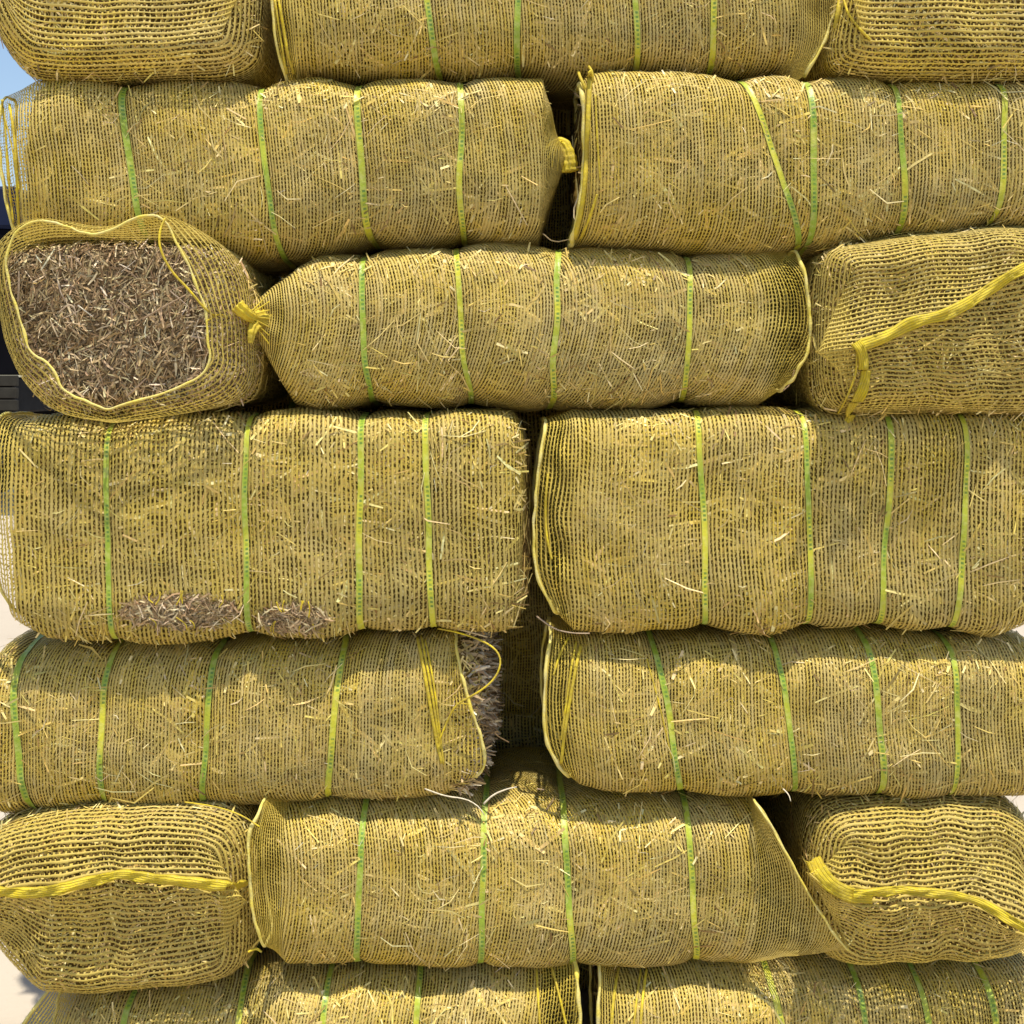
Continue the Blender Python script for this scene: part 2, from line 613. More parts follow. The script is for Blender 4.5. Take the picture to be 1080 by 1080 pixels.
    V4, q4, c4 = blades(P4, N4, PAL_GOLD[[0, 2, 4, 6]], (0.02, 0.06), (0.0045, 0.0085), (0.0015, 0.0036), 0.02, rng, bend=0.03, tang=tg[:420], aniso=0.3, roll=0.1)
    # flyaway hairs
    P2, N2 = sample_quads(bv, bq, 30, rng, keep)
    V2, q2, c2 = blades(P2, N2, PAL_PALE, (0.012, 0.045), (0.0006, 0.0013), (0.002, 0.008), 0.45, rng, bend=0.25)
    V, Q = merge([(bv, bq), (V1, q1), (V2, q2), (V3, q3), (V4, q4)])
    colr = np.vstack([np.full((len(bv), 3), 0.2), c1, c2, c3, c4])
    midx = np.concatenate([np.zeros(len(bq), int), np.ones(len(q1) + len(q2) + len(q3) + len(q4), int)])
    me = mesh_from('straw', V, Q, [CORE, BLADE], midx=midx, colors=colr, smooth=True)
    link('straw', me, root, base)

    # ---- net
    a, b = (net_x0 if net_x0 is not None else x0), (net_x1 if net_x1 is not None else x1)
    K = int((b - a) / 3.5)
    xs = np.linspace(a, b, K)
    M = section(xs, 0.0042, left is None, right is None)
    rings, gap = [M], [np.zeros((K, NRING))]
    hems = []
    for side, spec in ((0, left), (1, right)):
        last = M[0] if side == 0 else M[-1]
        sg = -1 if side == 0 else 1
        if spec is None:
            c = last.mean(0) + np.array([sg * 0.03, 0, 0])
            hem = c + (last - c) * 0.02
            m = 12
            g_end = 0.0
            pw = 0.6
        else:
            th = spec.get('th', 0.10)
            y0 = spec.get('f', yf + 0.015) + th
            pl = chaikin(np.array(spec['hem'], float), 2, closed=False)
            pl = resample_open(pl, 80)
            fr = np.linspace(0, 1, 80)
            f = (1 - cn) / 2
            # keep the hem's vertical spacing even
            px, py = np.interp(f, fr, pl[:, 0]), np.interp(f, fr, pl[:, 1])
            hem = np.stack([wx(px, y0 - th), np.full(NRING, y0) + bn * th, wz(py, y0 - th)], 1)
            m = spec.get('m', 14)
            g_end = spec.get('gap', 1.0)
            pw = spec.get('pw', 1.0)
            hems.append((spec, hem))
        s = (np.arange(1, m + 1) / m)[:, None, None]
        E = last[None] * (1 - s) + hem[None] * s
        E[..., 1:] = (last[None] * (1 - s ** (1 / pw)) + hem[None] * s ** (1 / pw))[..., 1:]
        wr = np.sin(s * np.pi)[..., 0]
        wa = (spec or {}).get('wr', 0.004)
        E[..., 1] += wa * wr * fn(E * 1.0 + 2, 14.0)
        E[..., 0] += 0.5 * wa * wr * fn(E * 1.0 + 5, 9.0)
        g = np.broadcast_to(g_end * np.clip(s[..., 0] * 2.2, 0, 1), (m, NRING))
        if side == 0:
            rings.insert(0, E[::-1])
            gap.insert(0, g[::-1])
            o0 = m
        else:
            rings.append(E)
            gap.append(g)
    NG = np.concatenate(rings)
    GP = np.concatenate(gap)
    TR = np.zeros_like(GP)
    if tears:
        px, py = topx(NG)
        for (tx, ty, ta, tb) in tears:
            e = ((px - tx) / ta) ** 2 + ((py - ty) / tb) ** 2 + 0.28 * fn(NG, 45.0)
            TR = np.maximum(TR, np.where((NG[..., 1] < cy), np.clip((1.05 - e) * 6, 0, 1), 0))
    perim = 4 * (hb + hc_m) * 0.93
    add_net(root, base, NG, pitch, GP, TR, tone, perim)

    # ---- bands
    for xt, xb in straps:
        sx = xb + (xt - xb) * (cn + 1) / 2
        w = strap_w * rng.uniform(0.9, 1.1)
        wob = 1.6 * fn(np.stack([np.full(NRING, xt), bn, cn], 1), 0.9)
        cols = []
        for k, dxx in enumerate((-0.5, -0.25, 0.0, 0.25, 0.5)):
            x = np.clip(sx + wob + dxx * w, xs[0], xs[-1])
            fi = (x - xs[0]) / (xs[-1] - xs[0]) * (K - 1)
            i0 = np.clip(np.floor(fi).astype(int), 0, K - 2)
            t = (fi - i0)[:, None]
            ii = np.arange(NRING)
            p = M[i0, ii] * (1 - t) + M[i0 + 1, ii] * t
            lift = 0.0022 + 0.0012 * (1 - (2 * dxx) ** 2)
            p[:, 1] += nb * lift
            p[:, 2] += nc * lift
            cols.append(p)
        S = np.stack(cols, 1)                       # (N,5,3)
        S = np.concatenate([S, S[:1]])
        arc = np.concatenate([[0], np.cumsum(np.linalg.norm(np.diff(S[:, 2], axis=0), axis=1))]) + rng.uniform(0, 1)
        q = grid_quads(len(S), 5, closed=False)
        uv = grid_uv(arc, np.linspace(0, 1, 5))[:, ::-1]
        add_simple(root, base, 'band', S.reshape(-1, 3), q, BAND, uv)

    # ---- hems (thick knitted edge of the net)
    for spec, hem in hems:
        r = spec.get('hr', 0.0032)
        if r > 0:
            P = hem.copy()
            P += np.stack([0.0015 * fn(P + k, 22.0) for k in (1, 2, 3)], 1)
            V, q = tube(P, r * (1 + 0.25 * fn(P, 30.0)), 6, closed=True)
            add_simple(root, base, 'hem', V, q, HEM)

    # ---- torn patches with brown straw pushing out
    bvh = BVHTree.FromPolygons([tuple(p) for p in bv], [tuple(int(i) for i in t) for t in bq])
    for (tx, ty, ta, tb) in tears:
        m = int(ta * tb * 0.95)
        ang, rad = rng.uniform(0, 6.28, m), np.sqrt(rng.uniform(0, 1, m))
        pts, nrs = [], []
        for ax, ay in zip(tx + ta * 0.97 * rad * np.cos(ang), ty + tb * 0.97 * rad * np.sin(ang)):
            h = cast(bvh, ax, ay)
            if h:
                pts.append(h[0])
                nrs.append(h[1])
        if len(pts) < 5:
            continue
        V, q, c = blades(np.array(pts), np.array(nrs), PAL_BROWN, (0.010, 0.042), (0.0013, 0.0044), (0.001, 0.009), 0.22, rng, bend=0.06)
        o = link('exposed_straw', mesh_from('exposed_straw', V, q, [BLADE], colors=c), root, base)
        o['label'] = 'brown straw showing through a tear in the net'
    nv = NG.reshape(-1, 3)
    nq = grid_quads(len(NG), NRING)
    nbvh = BVHTree.FromPolygons([tuple(p) for p in nv], [tuple(int(i) for i in t) for t in nq])
    BALES[key] = dict(root=root, base=base, bvh=nbvh, bodybvh=bvh, body=(bv, bq), rng=rng, fn=fn)
    return BALES[key]


def cast(bvh, px, py):
    o = Vector((0, -D, ZE))
    t = Vector((float(wx(px)), 0.0, float(wz(py))))
    d = (t - o).normalized()
    loc, nor, idx, dist = bvh.ray_cast(o, d)
    if loc is None:
        return None
    n = np.array(nor)
    if n @ np.array(d) > 0:
        n = -n
    return np.array(loc), n


def end_bale(key, label, outline, yf=0.0, length=0.95, seam=None, hem=None, pitch=0.0108, seed=1, tone=0.5, nblade=3000,
             bulge=0.0, R=0.06, sag=0.0, pal=PAL_GOLD, hem_y=-0.03, wr=0.006, gap=0.5, ridge=0.012):
    rng = np.random.default_rng(seed)
    fn = make_fnoise(seed * 17 + 3)
    yo = yf + 0.045
    N = NRING
    poly = chaikin(outline, 3)
    poly = resample_closed(poly, N)
    c0 = (poly.max(0) + poly.min(0)) / 2
    st = np.argmin(np.abs(poly[:, 0] - c0[0]) + (poly[:, 1] < c0[1]) * 1e4)
    poly = np.roll(poly, -st, 0)
    if (poly[5, 0] - poly[0, 0]) < 0:      # run to the right first
        poly = np.roll(poly[::-1], 1, 0)
    X, Z = wx(poly[:, 0], yo), wz(poly[:, 1], yo)
    cx, cz = (X.max() + X.min()) / 2, (Z.max() + Z.min()) / 2
    hx, hz = (X.max() - X.min()) / 2, (Z.max() - Z.min()) / 2
    T = np.stack([np.roll(X, -1) - np.roll(X, 1), np.roll(Z, -1) - np.roll(Z, 1)], 1)
    T /= np.linalg.norm(T, axis=1)[:, None]
    on = np.stack([T[:, 1], -T[:, 0]], 1)
    if (on[:, 0] * (X - cx)).sum() < 0:
        on = -on
    base = (cx, yf + length / 2, float(Z.min()))
    root = make_bale_root(label, base)
    y1 = yf + length

    def rings_side(ys, off):
        ys = np.asarray(ys)[:, None]
        P = np.stack(np.broadcast_arrays(X[None], ys, Z[None]), -1).copy()
        nz = 0.004 * fn(P, 4.0) + 0.002 * fn(P + 3, 11.0) + 0.0005 * fn(P + 8, 30.0)
        q = np.clip(1 - (ys - yf - R) / 0.3, 0, 1) * 0
        P[..., 0] += on[:, 0] * (nz + off + q)
        P[..., 2] += on[:, 1] * (nz + off + q)
        return P

    def arcpts(s, off):
        """front rounding then closing in to the centre: s 0..1"""
        a = np.minimum(s / 0.3, 1) * np.pi / 2
        ins = R * (1 - np.cos(a)) * 0.8
        y = yf + R - (R + off) * np.sin(a)
        return ins, y, np.clip((s - 0.3) / 0.7, 0, 1)

    # ---- straw body
    side = rings_side(np.linspace(y1, yf + R, 60), -0.001 if hem is None else -0.004)
    cap = []
    recess = 0.016 if hem is None else 0.010
    for s in np.linspace(0, 1, 34)[1:]:
        ins, y, g = arcpts(s, -recess)
        p = np.stack([X - on[:, 0] * ins, np.full(N, y), Z - on[:, 1] * ins], 1)
        ctr = np.array([cx, y, cz])
        p = p * (1 - g * 0.985) + ctr * g * 0.985
        p[:, 1] += (0.006 * fn(p * [1, 0.01, 1], 6.0) + 0.003 * fn(p * [1, .01, 1] + 4, 22.0)) * min(1, s / 0.3) - sag * np.sin(g * np.pi / 2)
        cap.append(p)
    G = np.concatenate([side, np.stack(cap)])
    bv = G.reshape(-1, 3)
    bq = orient_out(bv, grid_quads(len(G), N))

    def keep(c, nr):
        w = np.clip(-nr[:, 1] * 1.3, 0, 1)
        return np.maximum(w, 0.25 * (c[:, 1] < yf + 0.4) * (nr[:, 2] > -0.6))
    brown = hem is not None
    P, Nn = sample_quads(bv, bq, nblade, rng, keep)
    front = (Nn[:, 1] < -0.5)
    Vs = [(bv, bq)]
    cs = [np.full((len(bv), 3), 0.2)]
    if brown:
        V1, q1, c1 = blades(P[~front], Nn[~front], PAL_GOLD, (0.01, 0.06), (0.001, 0.004), (-0.001, 0.005), 0.08, rng)
        Vs.append((V1, q1)); cs.append(c1)
        tg = np.tile(np.array([[0.25, 0, 1.0]]), (front.sum(), 1))
        V1, q1, c1 = blades(P[front], Nn[front], PAL_BROWN, (0.008, 0.044), (0.0013, 0.0046), (-0.002, 0.006), 0.20, rng, bend=0.06, tang=tg, aniso=0.35)
        Vs.append((V1, q1)); cs.append(c1)
        pf, nf = P[front][:70], Nn[front][:70]
        V1, q1, c1 = blades(pf, nf, PAL_PALE, (0.02, 0.06), (0.0014, 0.0032), (0.005, 0.011), 0.15, rng, bend=0.04)
        Vs.append((V1, q1)); cs.append(c1)
    else:
        V1, q1, c1 = blades(P, Nn, pal, (0.01, 0.07), (0.0014, 0.005), (-0.0015, 0.005), 0.06, rng, bend=0.05, roll=0.25)
        Vs.append((V1, q1)); cs.append(c1)
    V, Q = merge(Vs)
    midx = np.concatenate([np.zeros(len(bq), int)] + [np.ones(len(q), int) for _, q in Vs[1:]])
    me = mesh_from('straw', V, Q, [CORE_B if brown else CORE, BLADE], midx=midx, colors=np.vstack(cs))
    link('straw', me, root, base)

    # ---- net
    side = rings_side(np.linspace(y1, yf + R, 60), 0.0035)
    cap, gp = [], []
    M = 40
    if seam is not None:
        sm = np.array(seam, float)
        sx, sz = wx(sm[:, 0], yf), wz(sm[:, 1], yf)
        f = np.clip((X - X.min()) / (X.max() - X.min()), 0, 1)
        tx = sx[0] + (sx[-1] - sx[0]) * f
        tz = np.interp(tx, sx, sz)
        for s in np.linspace(0, 1, M + 1)[1:]:
            ins, y, g = arcpts(s, bulge)
            p = np.stack([X - on[:, 0] * ins, np.full(N, y), Z - on[:, 1] * ins], 1)
            tgt = np.stack([tx, np.full(N, y), tz], 1)
            p = p * (1 - g) + tgt * g
            k = min(1, s / 0.3)
            p[:, 1] += k * wr * (0.9 * fn(p * [1, 0.01, 1], 5.0) + 0.55 * fn(p * [1, 0.01, .5] + 4, 12.0)) - ridge * k * g ** 1.7 - 0.8 * wr * k
            fx = np.stack([p[:, 0] + 0.25 * p[:, 2], np.full(N, 0.3), 0.12 * p[:, 2]], 1)
            p[:, 1] -= k * 0.008 * np.clip(fn(fx + 11, 13.0), -0.4, 2) * np.exp(-(1 - g) * 1.6)
            p[:, 2] += k * wr * 0.5 * fn(p * [1.0, .01, 0.6] + 6, 9.0) * (1 - g)
            cap.append(p)
            gp.append(np.full(N, gap * k))
    else:
        hp = resample_closed(chaikin(hem, 2), N)
        st = np.argmin(np.abs(hp[:, 0] - hem_anchor[0]) + (hp[:, 1] < hem_anchor[1]) * 1e4)
        hp = np.roll(hp, -st, 0)
        if (hp[5, 0] - hp[0, 0]) < 0:
            hp = np.roll(hp[::-1], 1, 0)
        HP = np.stack([wx(hp[:, 0], hem_y), np.full(N, hem_y), wz(hp[:, 1], hem_y)], 1)
        for s in np.linspace(0, 1, 25)[1:]:
            a = s * np.pi / 2
            w1 = s
            p0 = np.stack([X, np.full(N, yf + R), Z], 1)
            p = p0 * (1 - w1) + HP * w1
            # belly out before folding in
            p[:, 0] += on[:, 0] * 0.019 * np.sin(np.pi * s)
            p[:, 2] += on[:, 1] * 0.019 * np.sin(np.pi * s)
            p[:, 1] = (yf + R) + (HP[:, 1] - yf - R) * np.sin(a) + 0.004 * np.sin(np.pi * s) * fn(p, 12.0)
            cap.append(p)
            gp.append(np.full(N, 1.0 * min(1, 1.5 * s)))
    NG = np.concatenate([side, np.stack(cap)])
    GP = np.concatenate([np.zeros((60, N)), np.stack(gp)])
    add_net(root, base, NG, pitch, GP, np.zeros_like(GP), tone, 4 * (hx + hz) * 0.93)
    if hem is not None:
        P = HP + np.stack([0.0012 * fn(HP + k, 25.0) for k in (1, 2, 3)], 1)
        V, q = tube(P, 0.0022 * (1 + 0.3 * fn(P, 30.0)), 6, closed=True)
        add_simple(root, base, 'hem', V, q, HEM)
    nv = NG.reshape(-1, 3)
    nq = grid_quads(len(NG), N)
    bvh = BVHTree.FromPolygons([tuple(p) for p in nv], [tuple(int(i) for i in t) for t in nq])
    BALES[key] = dict(root=root, base=base, bvh=bvh, body=(bv, bq), rng=rng, fn=fn, yf=yf)
    return BALES[key]


hem_anchor = (120, 330)


def on_surface(key, pts, lift=0.004, n=40, smooth=2):
    b = BALES[key]
    pl = resample_open(chaikin(np.array(pts, float), smooth, closed=False), n)
    out = []
    ylast = b.get('yf', 0.0)
    for x, y in pl:
        h = cast(b['bvh'], x, y)
        if h and h[0][1] < ylast + 0.12:
            ylast = h[0][1]
        yy = ylast - lift
        out.append((float(wx(x, yy)), yy, float(wz(y, yy))))
    return np.array(out)


def yarn(key, pts, r=0.0016, lift=0.004, name='loose_yarn', mat=None, n=40, flat=1.0, label=None):
    b = BALES[key]
    P = on_surface(key, pts, lift, n)
    V, q = tube(P, r, 6, flat=flat)
    return add_simple(b['root'], b['base'], name, V, q, mat or TAPE, label=label)


def free_yarn(key, pts, r=0.0016, name='loose_yarn', mat=None, n=40, flat=1.0, label=None):
    """pts (px, py, y)"""
    b = BALES[key]
    pl = resample_open(chaikin(np.array([(p[0], p[1], p[2] * 600) for p in pts], float), 2, closed=False), n)
    P = np.stack([wx(pl[:, 0], pl[:, 2] / 600), pl[:, 2] / 600, wz(pl[:, 1], pl[:, 2] / 600)], 1)
    V, q = tube(P, r, 6, flat=flat)
    return add_simple(b['root'], b['base'], name, V, q, mat or TAPE, label=label)


def seam_tape(key, pts, width, lift=0.007, name='seam_tape', droop=1.0, n=70):
    """ribbon following a line over the net, width in photo px below the line, a few mm thick"""
    b = BALES[key]
    P = on_surface(key, pts, lift, n)
    rng, fn = b['rng'], b['fn']
    T = np.gradient(P, axis=0)
    T /= np.linalg.norm(T, axis=1)[:, None]
    up = np.cross(T, np.array([0, 1.0, 0]))
    up /= np.linalg.norm(up, axis=1)[:, None]
    up *= np.where(up[:, 2] < 0, -1, 1)[:, None]
    w = width * D / F * (1 + 0.14 * fn(P, 14.0))[:, None]
    rows = []
    m = 7
    for k in range(m):
        t = k / (m - 1)
        p = P - up * w * (t - 0.35) * droop
        p[:, 1] += -0.0025 * math.sin(math.pi * t) + 0.003 * fn(P + t * 0.05, 18.0) + 0.0012 * fn(P * [1, 1, 1] + t * 0.1, 60.0)
        rows.append(p)
    for k in range(m):                       # back face of the tape
        t = 1 - k / (m - 1)
        p = rows[m - 1 - k].copy()
        p[:, 1] += 0.003
        rows.append(p)
    S = np.stack(rows, 1)
    q = grid_quads(n, 2 * m, closed=True)
    uv = grid_uv(np.linspace(0, len(P) * 0.02, n), np.linspace(0, 2, 2 * m + 1))
    return add_simple(b['root'], b['base'], name, S.reshape(-1, 3), q, TAPE, uv)


# ================================================================== the stack
# ---- row 1 (top of the picture)
end_bale('A1', 'end-on bale at the top left corner, blue sky beside it',
         [(-24, -125), (250, -130), (272, -90), (274, 30), (262, 72), (200, 80), (60, 84), (26, 76), (-4, 36), (-30, -50)],
         yf=0.005, seam=[(-28, -40), (90, -45), (270, -35)], seed=11, tone=0.65, pitch=0.0092, wr=0.004)
side_bale('B1', 'lengthwise bale at the top edge between two end-on bales', 314, 842,
          [(300, -122), (860, -120)], [(300, 80), (463, 82), (548, 78), (676, 80), (850, 76)],
          yf=0.03, seed=12, straps=[(425, 464), (543, 549), (660, 676), (748, 757)], tone=0.6, skew=0.004, n=4.5,
          left=dict(hem=[(283, -112), (285, -20), (291, 40), (300, 84)], gap=0.7),
          right=dict(hem=[(884, -70), (888, -10), (874, 36), (852, 76)], th=0.02, gap=0.6))
end_bale('C1', 'end-on bale at the top right corner with bright yellow net edge',
         [(906, -125), (1165, -125), (1185, -60), (1180, 60), (1150, 82), (960, 84), (886, 80), (872, 60), (880, 20), (892, -60)],
         yf=-0.01, seam=[(880, -50), (1000, -60), (1170, -50)], seed=13, tone=0.45, pitch=0.0095)

# ---- row 2
side_bale('A2', 'long bale at upper left with four green bands and net knotted at its right end', 26, 571,
          [(20, 86), (60, 84), (122, 88), (200, 82), (268, 87), (330, 81), (372, 85), (430, 81), (484, 84), (571, 81)],
          [(20, 262), (150, 268), (292, 275), (390, 258), (488, 256), (571, 254)],
          yf=0.025, seed=21, straps=[(121, 154), (267, 294), (372, 391), (484, 489)], tone=0.6, skew=0.004, n=4.0,
          left=dict(hem=[(2, 98), (-3, 150), (6, 210), (16, 250)], th=0.035, gap=1.15, wr=0.006),
          right=dict(hem=[(588, 146), (595, 156), (597, 168)], th=0.012, gap=0.45, m=18, hr=0))
side_bale('B2', 'long bale at upper right whose first green band slants to the right', 622, 1165,
          [(610, 80), (650, 76), (790, 77), (850, 80), (900, 79), (950, 84), (1080, 84), (1165, 86)],
          [(608, 256), (730, 264), (850, 268), (960, 252), (1060, 246), (1165, 246)],
          yf=0.0, seed=22, straps=[(783, 851), (855, 860), (947, 955), (1061, 1054)], tone=0.6, n=4.0, pinch=0.0135,
          left=dict(hem=[(613, 80), (617, 130), (615, 200), (604, 254)], gap=0.3, hr=0.0048))

# ---- row 3
end_bale('A3', 'end-on bale with torn open net showing its brown straw end',
         [(16, 262), (120, 256), (200, 260), (240, 262), (268, 290), (276, 360), (274, 410), (252, 428), (150, 438), (60, 436), (34, 410), (14, 345), (8, 290)],
         yf=0.01, R=0.05, seed=31, tone=0.2, pitch=0.0088, nblade=11000, hem_y=-0.045,
         hem=[(6, 290), (8, 262), (18, 240), (40, 231), (62, 236), (96, 249), (118, 243), (140, 230), (158, 226), (173, 230), (184, 252), (200, 282), (214, 318), (219, 338),
              (218, 362), (224, 376), (213, 396), (190, 408), (160, 418), (128, 427), (112, 433), (96, 426), (66, 413), (60, 396), (52, 384), (32, 372), (26, 356), (18, 326)])
side_bale('B3', 'bale in the third row with net drawn into a yellow knot at its left end', 302, 808,
          [(290, 300), (306, 282), (330, 268), (378, 262), (430, 259), (478, 257), (530, 255), (588, 258), (660, 262), (727, 265), (830, 262)],
          [(290, 400), (306, 424), (330, 431), (388, 428), (495, 427), (585, 431), (726, 427), (800, 428), (830, 420)],
          yf=0.015, seed=32, straps=[(378, 389), (477, 496), (589, 584), (728, 725)], tone=0.75, n=4.0, skew=0.002,
          left=dict(hem=[(262, 322), (266, 335), (268, 352)], th=0.014, gap=0.25, m=20, hr=0, y=0.05, pw=0.9),
          right=dict(hem=[(843, 262), (851, 300), (857, 358), (843, 392), (827, 412)], th=0.08, gap=1.1, f=0.02))
end_bale('C3', 'end-on bale closed by a yellow seam whose loose tape end hangs down',
         [(870, 264), (900, 256), (1000, 244), (1090, 236), (1112, 260), (1124, 340), (1122, 432), (1090, 438), (980, 434), (884, 438), (864, 424), (856, 385), (860, 320), (862, 285)],
         yf=-0.02, seed=33, seam=[(848, 372), (900, 366), (1000, 330), (1108, 270)], tone=0.22, pitch=0.0086, wr=0.012, bulge=0.01, ridge=0.030)

# ---- row 4 (taller bales)
side_bale('A4', 'tall bale at left with two brown tears along its lower edge', 12, 548,
          [(0, 446), (60, 436), (112, 440), (190, 434), (258, 438), (320, 432), (378, 435), (447, 434), (560, 434)],
          [(0, 640), (20, 655), (45, 668), (118, 672), (190, 674), (262, 665), (330, 667), (380, 661), (456, 662), (535, 661), (560, 650)],
          yf=0.0, depth=0.40, seed=41, straps=[(112, 118), (258, 263), (378, 380), (447, 457)], tone=0.35, pitch=0.0080, n=6.5, nblade=6000,
          pinch=0.012, left=dict(hem=[(-8, 438), (-12, 520), (-8, 600), (14, 652)], gap=0.6),
          tears=[(191, 644, 63, 17), (309, 652, 37, 15)])
side_bale('B4', 'tall bale at right with loose net edge at its left end', 606, 1104,
          [(570, 446), (598, 436), (740, 431), (850, 431), (940, 431), (1090, 434)],
          [(570, 640), (600, 656), (640, 661), (745, 659), (820, 666), (855, 657), (930, 656), (1010, 659), (1060, 667), (1090, 655)],
          yf=0.005, depth=0.40, seed=42, straps=[(738, 746), (850, 855), (941, 930), (1020, 1009)], tone=0.5, pitch=0.0073, n=6.5, nblade=5600,
          pinch=0.012, left=dict(hem=[(576, 444), (567, 500), (562, 560), (564, 610), (590, 652)], gap=0.75, wr=0.008))

# ---- row 5
side_bale('A5', 'bale at lower left with straw bristling from its open right end', -18, 501,
          [(-60, 672), (10, 676), (108, 676), (222, 674), (358, 668), (506, 664)],
          [(-60, 862), (30, 856), (105, 851), (212, 848), (345, 840), (440, 838), (506, 832)],
          yf=0.03, seed=51, net_x1=472, straps=[(12, 30), (109, 106), (223, 212), (359, 345)], tone=0.6, n=4.0, skew=0.003, pinch=0.0135,
          right=dict(hem=[(479, 667), (481, 690), (492, 730), (506, 775), (513, 805), (507, 820), (482, 834)], th=0.19, f=0.024, gap=0.6, hr=0.003, m=12))
side_bale('B5', 'bale at lower right with bunched yellow yarns near its left end', 612, 1108,
          [(575, 676), (604, 668), (692, 665), (820, 664), (918, 664), (1008, 666), (1090, 672)],
          [(575, 800), (610, 824), (640, 833), (722, 836), (845, 838), (932, 838), (1012, 838), (1090, 838)],
          yf=0.02, seed=52, straps=[(692, 723), (820, 846), (917, 934), (1007, 1012)], tone=0.6, n=4.0, pinch=0.0135,
          left=dict(hem=[(582, 670), (574, 715), (573, 765), (580, 795), (604, 828)], gap=0.8))

# ---- row 6
end_bale('A6', 'end-on bale at lower left with a straight yellow seam across its middle',
         [(-14, 880), (10, 866), (60, 852), (150, 847), (235, 848), (262, 868), (269, 920), (270, 990), (262, 1016), (235, 1032), (150, 1040), (62, 1045), (40, 1034), (16, 1008), (-14, 975), (-22, 920)],
         yf=0.0, seed=61, seam=[(-22, 938), (60, 934), (130, 920), (200, 928), (268, 934)], tone=0.25, bulge=0.012, pitch=0.0096, wr=0.008, ridge=0.030)
side_bale('B6', 'sunlit bale low in the middle with net pulled to a point at lower right', 300, 795,
          [(275, 852), (300, 846), (382, 842), (512, 838), (594, 838), (726, 840), (800, 842)],
          [(275, 1000), (300, 1010), (376, 1018), (506, 1018), (606, 1014), (736, 1016), (800, 1014)],
          yf=0.025, seed=62, straps=[(382, 376), (512, 506), (594, 607), (726, 737)], tone=0.6, n=4.0,
          left=dict(hem=[(272, 856), (261, 884), (264, 950), (277, 1006)], th=0.05, f=-0.02, gap=0.6, hr=0.003),
          right=dict(hem=[(800, 852), (812, 868), (832, 905), (860, 956), (880, 986), (898, 1008)], th=0.03, f=-0.02, gap=0.25, m=22, hr=0.002))
end_bale('C6', 'end-on bale at lower right with net gathered into a curved yellow seam',
         [(852, 880), (866, 850), (908, 841), (1000, 840), (1066, 842), (1092, 880), (1096, 950), (1086, 985), (1050, 1004), (960, 1010), (890, 1012), (858, 1000), (846, 950)],
         yf=0.02, seed=63, seam=[(838, 900), (870, 930), (900, 942), (960, 938), (1010, 942), (1060, 965), (1092, 982)], tone=0.22, bulge=0.012, pitch=0.0094, wr=0.014, gap=0.5, ridge=0.045)

# ---- row 7 (bottom of the picture)
side_bale('A7', 'bale at the bottom left, lowest row, with a sheer net edge at its right end', 60, 562,
          [(40, 1052), (133, 1038), (252, 1026), (342, 1022), (442, 1019), (580, 1017)], [(40, 1206), (580, 1206)],
          yf=0.02, seed=71, straps=[(133, 120), (252, 244), (342, 336), (442, 424)], tone=0.75, n=4.0,
          left=dict(hem=[(50, 1046), (34, 1066), (18, 1090), (2, 1204)], gap=0.6),
          right=dict(hem=[(607, 1017), (611, 1060), (613, 1120), (612, 1206)], gap=1.1, hr=0.004))
side_bale('B7', 'bale at the bottom right, lowest row, with gathered net at its left end', 652, 1165,
          [(630, 1022), (700, 1017), (815, 1017), (908, 1016), (1045, 1014), (1165, 1014)], [(630, 1206), (1165, 1206)],
          yf=0.025, seed=72, straps=[(815, 852), (908, 928), (975, 992), (1045, 1062)], tone=0.65, n=4.0,
          left=dict(hem=[(634, 1021), (631, 1060), (630, 1120), (634, 1206)], gap=0.5))

# ------------------------------------------------------------------ loose details of the wrapping
# knots
def tuft(key, path, radii, folds=7, name='knot', seed=1):
    b = BALES[key]
    pl = resample_open(chaikin(np.array([(p[0], p[1], p[2] * 600) for p in path], float), 2, closed=False), 26)
    P = np.stack([wx(pl[:, 0], pl[:, 2] / 600), pl[:, 2] / 600, wz(pl[:, 1], pl[:, 2] / 600)], 1)
    rr = np.interp(np.linspace(0, 1, 26), np.linspace(0, 1, len(radii)), radii)
    sides = 42
    V, q = tube(P, rr, sides)
    V = V.copy()
    th = np.tile(np.arange(sides) / sides * 2 * np.pi, 26)
    ax = np.repeat(P, sides, 0)
    k = 1 + 0.16 * np.sin(th * folds + np.repeat(np.linspace(0, 2.0, 26), sides)) + 0.06 * np.sin(th * 3 + 1) + 0.07 * np.sin(np.repeat(np.linspace(0, 40, 26), sides))
    V[:26 * sides] = ax + (V[:26 * sides] - ax) * k[:, None]
    return add_simple(b['root'], b['base'], name, V, q, TAPE)


tuft('A2', [(583, 154, 0.07), (592, 150, 0.06), (598, 158, 0.055), (601, 181, 0.055)], [0.007, 0.010, 0.011, 0.014, 0.013], 9)
for a, b_ in (((576, 156), (570, 165)), ((580, 152), (568, 172)), ((586, 152), (577, 170)), ((588, 150), (582, 176)), ((584, 149), (572, 160)), ((590, 150), (588, 180))):
    free_yarn('A2', [(595, 150, 0.055), (a[0], a[1] - 3, 0.045), (b_[0], b_[1], 0.05)], r=0.0013, name='frayed_yarn')
tuft('B3', [(275, 338, 0.03), (264, 334, -0.008), (256, 328, -0.022), (250, 322, -0.024)], [0.022, 0.009, 0.010, 0.012], 8)
tuft('B3', [(272, 342, 0.02), (266, 346, -0.012), (264, 362, -0.012)], [0.010, 0.010, 0.007, 0.004], 6, name='net_tail')
for k in range(7):
    a = -0.9 + k * 0.3
    free_yarn('B3', [(260, 332, -0.02), (268, 334 + 9 * a, -0.005), (284, 336 + 30 * a, 0.012)], r=0.0012, name='frayed_yarn')

